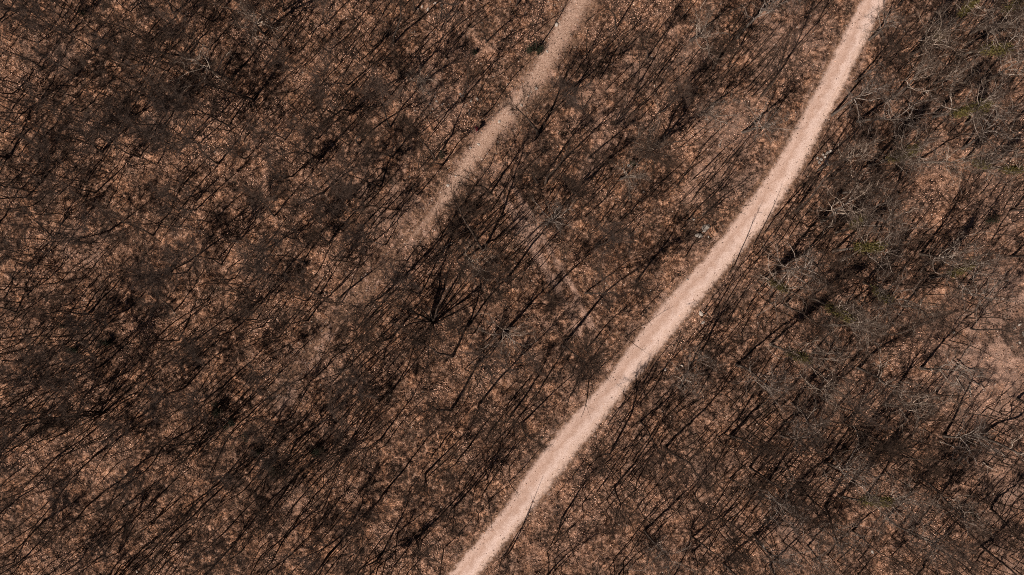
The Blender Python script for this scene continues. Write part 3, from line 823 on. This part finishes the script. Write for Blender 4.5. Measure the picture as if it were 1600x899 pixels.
stone(1361, 861, 7, 'small white stone in the shade at the bottom right', 'stone', 'single stones')
stone(214, 893, 6, 'small white stone at the bottom edge, left part', 'stone', 'single stones')
stone(53, 677, 5, 'small white stone among long shadows near the left edge', 'stone', 'single stones')
stone(78, 648, 5, 'small pale stone near the left edge in the dark thicket', 'stone', 'single stones')
stone(1066, 572, 6, 'small white stone right of the path below the bare slab', 'stone', 'single stones')
stone(1040, 578, 7, 'pale grey stone near the right verge of the wide path', 'stone', 'single stones')
stone(983, 258, 6, 'dark grey stone halfway between the trail and the wide path', 'stone', 'single stones', data=B1)

# ------------------------------------------------------------------ fallen branches
def fallen(px, py, ang, length, rad, lab, group, seed, forks=2):
    r = np.random.default_rng(seed)
    x, y = W(px, py); z = float(height(np.array([x]), np.array([y]))[0])
    d = np.array([math.cos(ang), math.sin(ang), 0.06]); p, _ = walk((-d[0] * length / 2, -d[1] * length / 2, 0.16), d, length, 8, 0.3, 0.0, r)
    p[:, 2] = 0.18 + 0.12 * r.random(9)
    parts = [tube(p, rad * (1 - 0.7 * np.linspace(0, 1, 9)), 6)]
    for j in range(forks):
        k = r.integers(3, 7); s = r.choice([-1, 1]); a = ang + s * r.uniform(0.4, 0.9)
        q, _ = walk(p[k], (math.cos(a), math.sin(a), 0.15), length * r.uniform(0.25, 0.45), 4, 0.3, 0, r)
        parts.append(tube(q, rad * 0.5 * (1 - 0.7 * np.linspace(0, 1, 5)), 5))
    o = link('fallen_branch', mesh('fallen_branch', *join(parts), M_PALE), loc=(x, y, z))
    return tag(o, lab, 'branch', group)
grp_ = []
for k, (px, py, a, L) in enumerate([(1500, 572, -.6, 26), (1505, 578, -.5, 30), (1512, 583, -1.3, 18), (1493, 590, 1.1, 22), (1497, 600, -.9, 26), (1490, 580, .5, 18), (1518, 578, -.2, 24), (1525, 600, -.35, 28), (1508, 603, 1.3, 16),
                                    (1512, 610, -1.2, 22), (1488, 600, .2, 16), (1503, 590, -.7, 24), (1530, 585, .4, 14), (1492, 570, -.55, 22)]):
    grp_.append(fallen(px, py, a, L / PPM, 0.07, 'pale fallen branch of the heap in the clearing at right', 'heap of pale fallen branches', 900 + k))
ordinal(grp_, 'pale fallen branch', 'in the heap in the clearing at right')
for k, (px, py, a, L, lab) in enumerate([(1125, 224, 1.5, 14, 'short pale log standing out on bare earth left of the wide path'), (1478, 692, -.25, 32, 'long pale fallen branch in the shadow-striped lower right wood'),
                                         (1395, 790, -.6, 44, 'long pale fallen branch low on the right, beside greenish twigs'), (1540, 730, -.8, 26, 'pale fallen branch near the right edge, lower part'),
                                         (1558, 705, -.35, 36, 'thin pale branch lying near the right edge below the clearing'), (1330, 335, .03, 40, 'straight pale branch lying level, right of the wide path'),
                                         (700, 385, .6, 20, 'pale fallen branch near the middle, above the fanned clump')]):
    fallen(px, py, a, L / PPM, 0.08, lab, 'single fallen branches', 930 + k, 1)

# ------------------------------------------------------------------ small dark evergreen bushes
def bush(px, py, rad, hgt, lab, seed):
    r = np.random.default_rng(seed); x, y = W(px, py); z = float(height(np.array([x]), np.array([y]))[0])
    root = link('evergreen_bush', None, loc=(x, y, z))
    n = int(900 * (rad / 0.6) ** 2)
    lobes = r.normal(size=(6, 3)) * np.array([rad * .4, rad * .4, hgt * .22]) + np.array([0, 0, hgt * .5])
    P = lobes[r.integers(0, 6, n)] + unit(r.normal(size=(n, 3))) * (r.random((n, 1)) ** 0.4) * np.array([rad * .6, rad * .6, hgt * .38])
    P[:, 2] = np.abs(P[:, 2])
    link('foliage', mesh('bush_foliage', *leaf_cloud(P, 0.06, r), M_EVER), root)
    st = []
    for i in range(5):
        q, _ = walk((0, 0, -0.1), unit(np.array([r.normal() * .4, r.normal() * .4, 1])), hgt * 0.85, 5, 0.2, 0, r); st.append(tube(q, 0.03 * (1 - 0.7 * np.linspace(0, 1, 6)), 5))
    link('stem', mesh('bush_stem', *join(st), M_BARK), root)
    tag(root, lab, 'bush', 'dark evergreen bushes')
for k, a in enumerate([(690, 244, .5, 1.1, 'small dark green bush beside tree shadows left of the narrow trail'), (98, 510, .45, 1.2, 'small black-green bush on bright leaves near the left edge'),
                       (168, 535, .6, 1.3, 'dark bush in the lower left wood, right of the smaller bush'), (118, 548, .7, 1.4, 'broad dark bush below the small one near the left edge'),
                       (835, 78, .8, 1.5, 'dark bush left of the narrow trail near its top'), (988, 255, .45, .9, 'dark little bush midway between trail and wide path'),
                       (498, 705, .7, 1.6, 'dark bush in the streaked wood at lower middle left'), (345, 640, .7, 1.8, 'dark bush in the thickest shade at lower left'),
                       (437, 735, .8, 1.6, 'dark bush left of the many-stemmed clump at lower middle'), (1515, 800, .4, .9, 'small dark bush in the bottom right wood'),
                       (1540, 345, .7, 2.0, 'dark bush in the deep shadow at the right edge'), (130, 20, .5, 1.0, 'dark bush close to the top left corner'), (740, 82, .45, .9, 'olive dark bush right of the stony patch near the top')]):
    bush(*a, 600 + k)
for k, (px, py, lab) in enumerate([(364, 658, 'first dark clump of the curved line below the thickest lower left shade'), (388, 682, 'second dark clump down the curved line at lower left'),
                                   (408, 704, 'third dark clump down the curved line at lower left'), (424, 722, 'lowest small clump of the curved line at lower left')]):
    bush(px, py, 0.55, 1.5, lab, 640 + k)  # leafy clumps added along a curved dark line

# ------------------------------------------------------------------ the person in red beside the narrow trail
def skin(name, verts, edges, radii, m, parent, sub=2):
    me = bpy.data.meshes.new(name); me.from_pydata(verts, edges, []); me.update()
    o = link(name, me, parent); md = o.modifiers.new('skin', 'SKIN'); md.use_smooth_shade = True
    for i, r_ in enumerate(radii):
        v = me.skin_vertices[0].data[i]; v.radius = (r_, r_) if not isinstance(r_, tuple) else r_; v.use_root = (i == 0)
    s = o.modifiers.new('sub', 'SUBSURF'); s.levels = sub; s.render_levels = sub
    me.materials.append(m)
    return o
M_SKIN = plain_mat('skin_tone', (0.42, 0.25, 0.18), (0.50, 0.31, 0.23), 9, 0.6)
M_RED = plain_mat('red_jacket', (0.30, 0.03, 0.045), (0.42, 0.05, 0.07), 8, 0.7)
M_BLACK = plain_mat('black_cloth', (0.012, 0.012, 0.014), (0.025, 0.025, 0.028), 8, 0.8)
M_SHOE = plain_mat('white_shoe', (0.62, 0.60, 0.57), (0.75, 0.73, 0.70), 8, 0.6)
M_HAIR = plain_mat('dark_hair', (0.03, 0.02, 0.015), (0.06, 0.04, 0.03), 20, 0.6)
px_, py_ = W(747, 203); pz = float(height(np.array([px_]), np.array([py_]))[0])
person = link('person', None, loc=(px_, py_, pz + 0.02), rot=(0, 0, math.radians(205)))     # faces its own +X: towards the trail's lower left
tag(person, 'person in red jacket and black trousers standing beside the narrow trail', 'person')
# local frame: +X forward, +Y the person's left; leaning forward in mid stride
body_v = [(0.0, 0, 0.95), (0.10, 0, 1.15), (0.22, 0, 1.38), (0.29, 0, 1.50), (0.35, 0, 1.60), (0.37, 0, 1.72),
          (0.02, 0.10, 0.88), (0.16, 0.12, 0.50), (0.06, 0.12, 0.10), (0.02, -0.10, 0.88), (0.02, -0.12, 0.49), (-0.24, -0.12, 0.12),
          (0.22, 0.19, 1.40), (0.20, 0.27, 1.13), (0.38, 0.24, 0.93), (0.46, 0.22, 0.88), (0.22, -0.19, 1.40), (0.10, -0.27, 1.14), (0.20, -0.27, 0.90), (0.27, -0.26, 0.83)]
body_e = [(0, 1), (1, 2), (2, 3), (3, 4), (4, 5), (0, 6), (6, 7), (7, 8), (0, 9), (9, 10), (10, 11), (2, 12), (12, 13), (13, 14), (14, 15), (2, 16), (16, 17), (17, 18), (18, 19)]
body_r = [0.13, 0.125, 0.13, 0.06, 0.095, 0.085, 0.085, 0.06, 0.04, 0.085, 0.06, 0.04, 0.06, 0.045, 0.032, 0.034, 0.06, 0.045, 0.032, 0.034]
def fingers(v, e, rr, palm, prev):
    P = np.array(v[palm]); d = unit(P - np.array(v[prev])); side = unit(np.cross(d, (0, 0, 1.0)))
    for k, (o, L) in enumerate([(-.024, .075), (-.008, .085), (.008, .08), (.024, .062)]):
        a = P + d * 0.035 + side * o; i = len(v)
        v += [tuple(a), tuple(a + d * L * .5 + np.array([0, 0, -.01])), tuple(a + d * L * .8 + np.array([0, 0, -.04]))]; e += [(palm, i), (i, i + 1), (i + 1, i + 2)]; rr += [.0095, .009, .008]
    a = P - side * 0.03; i = len(v); v += [tuple(a), tuple(a + d * .05 - side * .02)]; e += [(palm, i), (i, i + 1)]; rr += [.010, .009]
fingers(body_v, body_e, body_r, 15, 14); fingers(body_v, body_e, body_r, 19, 18)
skin('body', body_v, body_e, body_r, M_SKIN, person)
skin('jacket', [(0.01, 0, 0.93), (0.10, 0, 1.15), (0.22, 0, 1.39), (0.28, 0, 1.48), (0.22, 0.19, 1.40), (0.20, 0.27, 1.13), (0.37, 0.243, 0.945), (0.22, -0.19, 1.40), (0.10, -0.27, 1.14), (0.19, -0.27, 0.915)],
     [(0, 1), (1, 2), (2, 3), (2, 4), (4, 5), (5, 6), (2, 7), (7, 8), (8, 9)], [.165, .16, .165, .085, .085, .065, .05, .085, .065, .05], M_RED, person)
skin('trousers', [(0, 0, 0.96), (0.02, 0.10, 0.86), (0.16, 0.12, 0.50), (0.06, 0.12, 0.12), (0.02, -0.10, 0.86), (0.02, -0.12, 0.49), (-0.23, -0.12, 0.14)],
     [(0, 1), (1, 2), (2, 3), (0, 4), (4, 5), (5, 6)], [.15, .105, .08, .06, .105, .08, .06], M_BLACK, person)
for fx, fy, fz in ((0.06, 0.12, 0.06), (-0.24, -0.12, 0.08)):
    skin('shoe', [(fx - 0.05, fy, fz), (fx + 0.08, fy, fz - 0.01), (fx + 0.2, fy, fz - 0.025)], [(0, 1), (1, 2)], [.055, .05, .035], M_SHOE, person)
skin('hair', [(0.34, 0, 1.66), (0.345, 0, 1.735), (0.33, 0, 1.78)], [(0, 1), (1, 2)], [.1, .1, .07], M_HAIR, person)
skin('nose', [(0.455, 0, 1.655), (0.475, 0, 1.635)], [(0, 1)], [.014, .017], M_SKIN, person)
for sy in (-1, 1):
    skin('eye', [(0.44, sy * 0.034, 1.675), (0.449, sy * 0.034, 1.674)], [(0, 1)], [.011, .009], M_BLACK, person, 1)
skin('mouth', [(0.448, -0.02, 1.595), (0.452, 0, 1.594), (0.448, 0.02, 1.595)], [(0, 1), (1, 2)], [.007, .008, .007], M_RED, person, 1)
for sy in (-1, 1):
    skin('ear', [(0.36, sy * 0.092, 1.675), (0.352, sy * 0.098, 1.64)], [(0, 1)], [.02, .016], M_SKIN, person, 1)
tris = sum(len(m_.polygons) for m_ in bpy.data.meshes)
print('faces', tris)
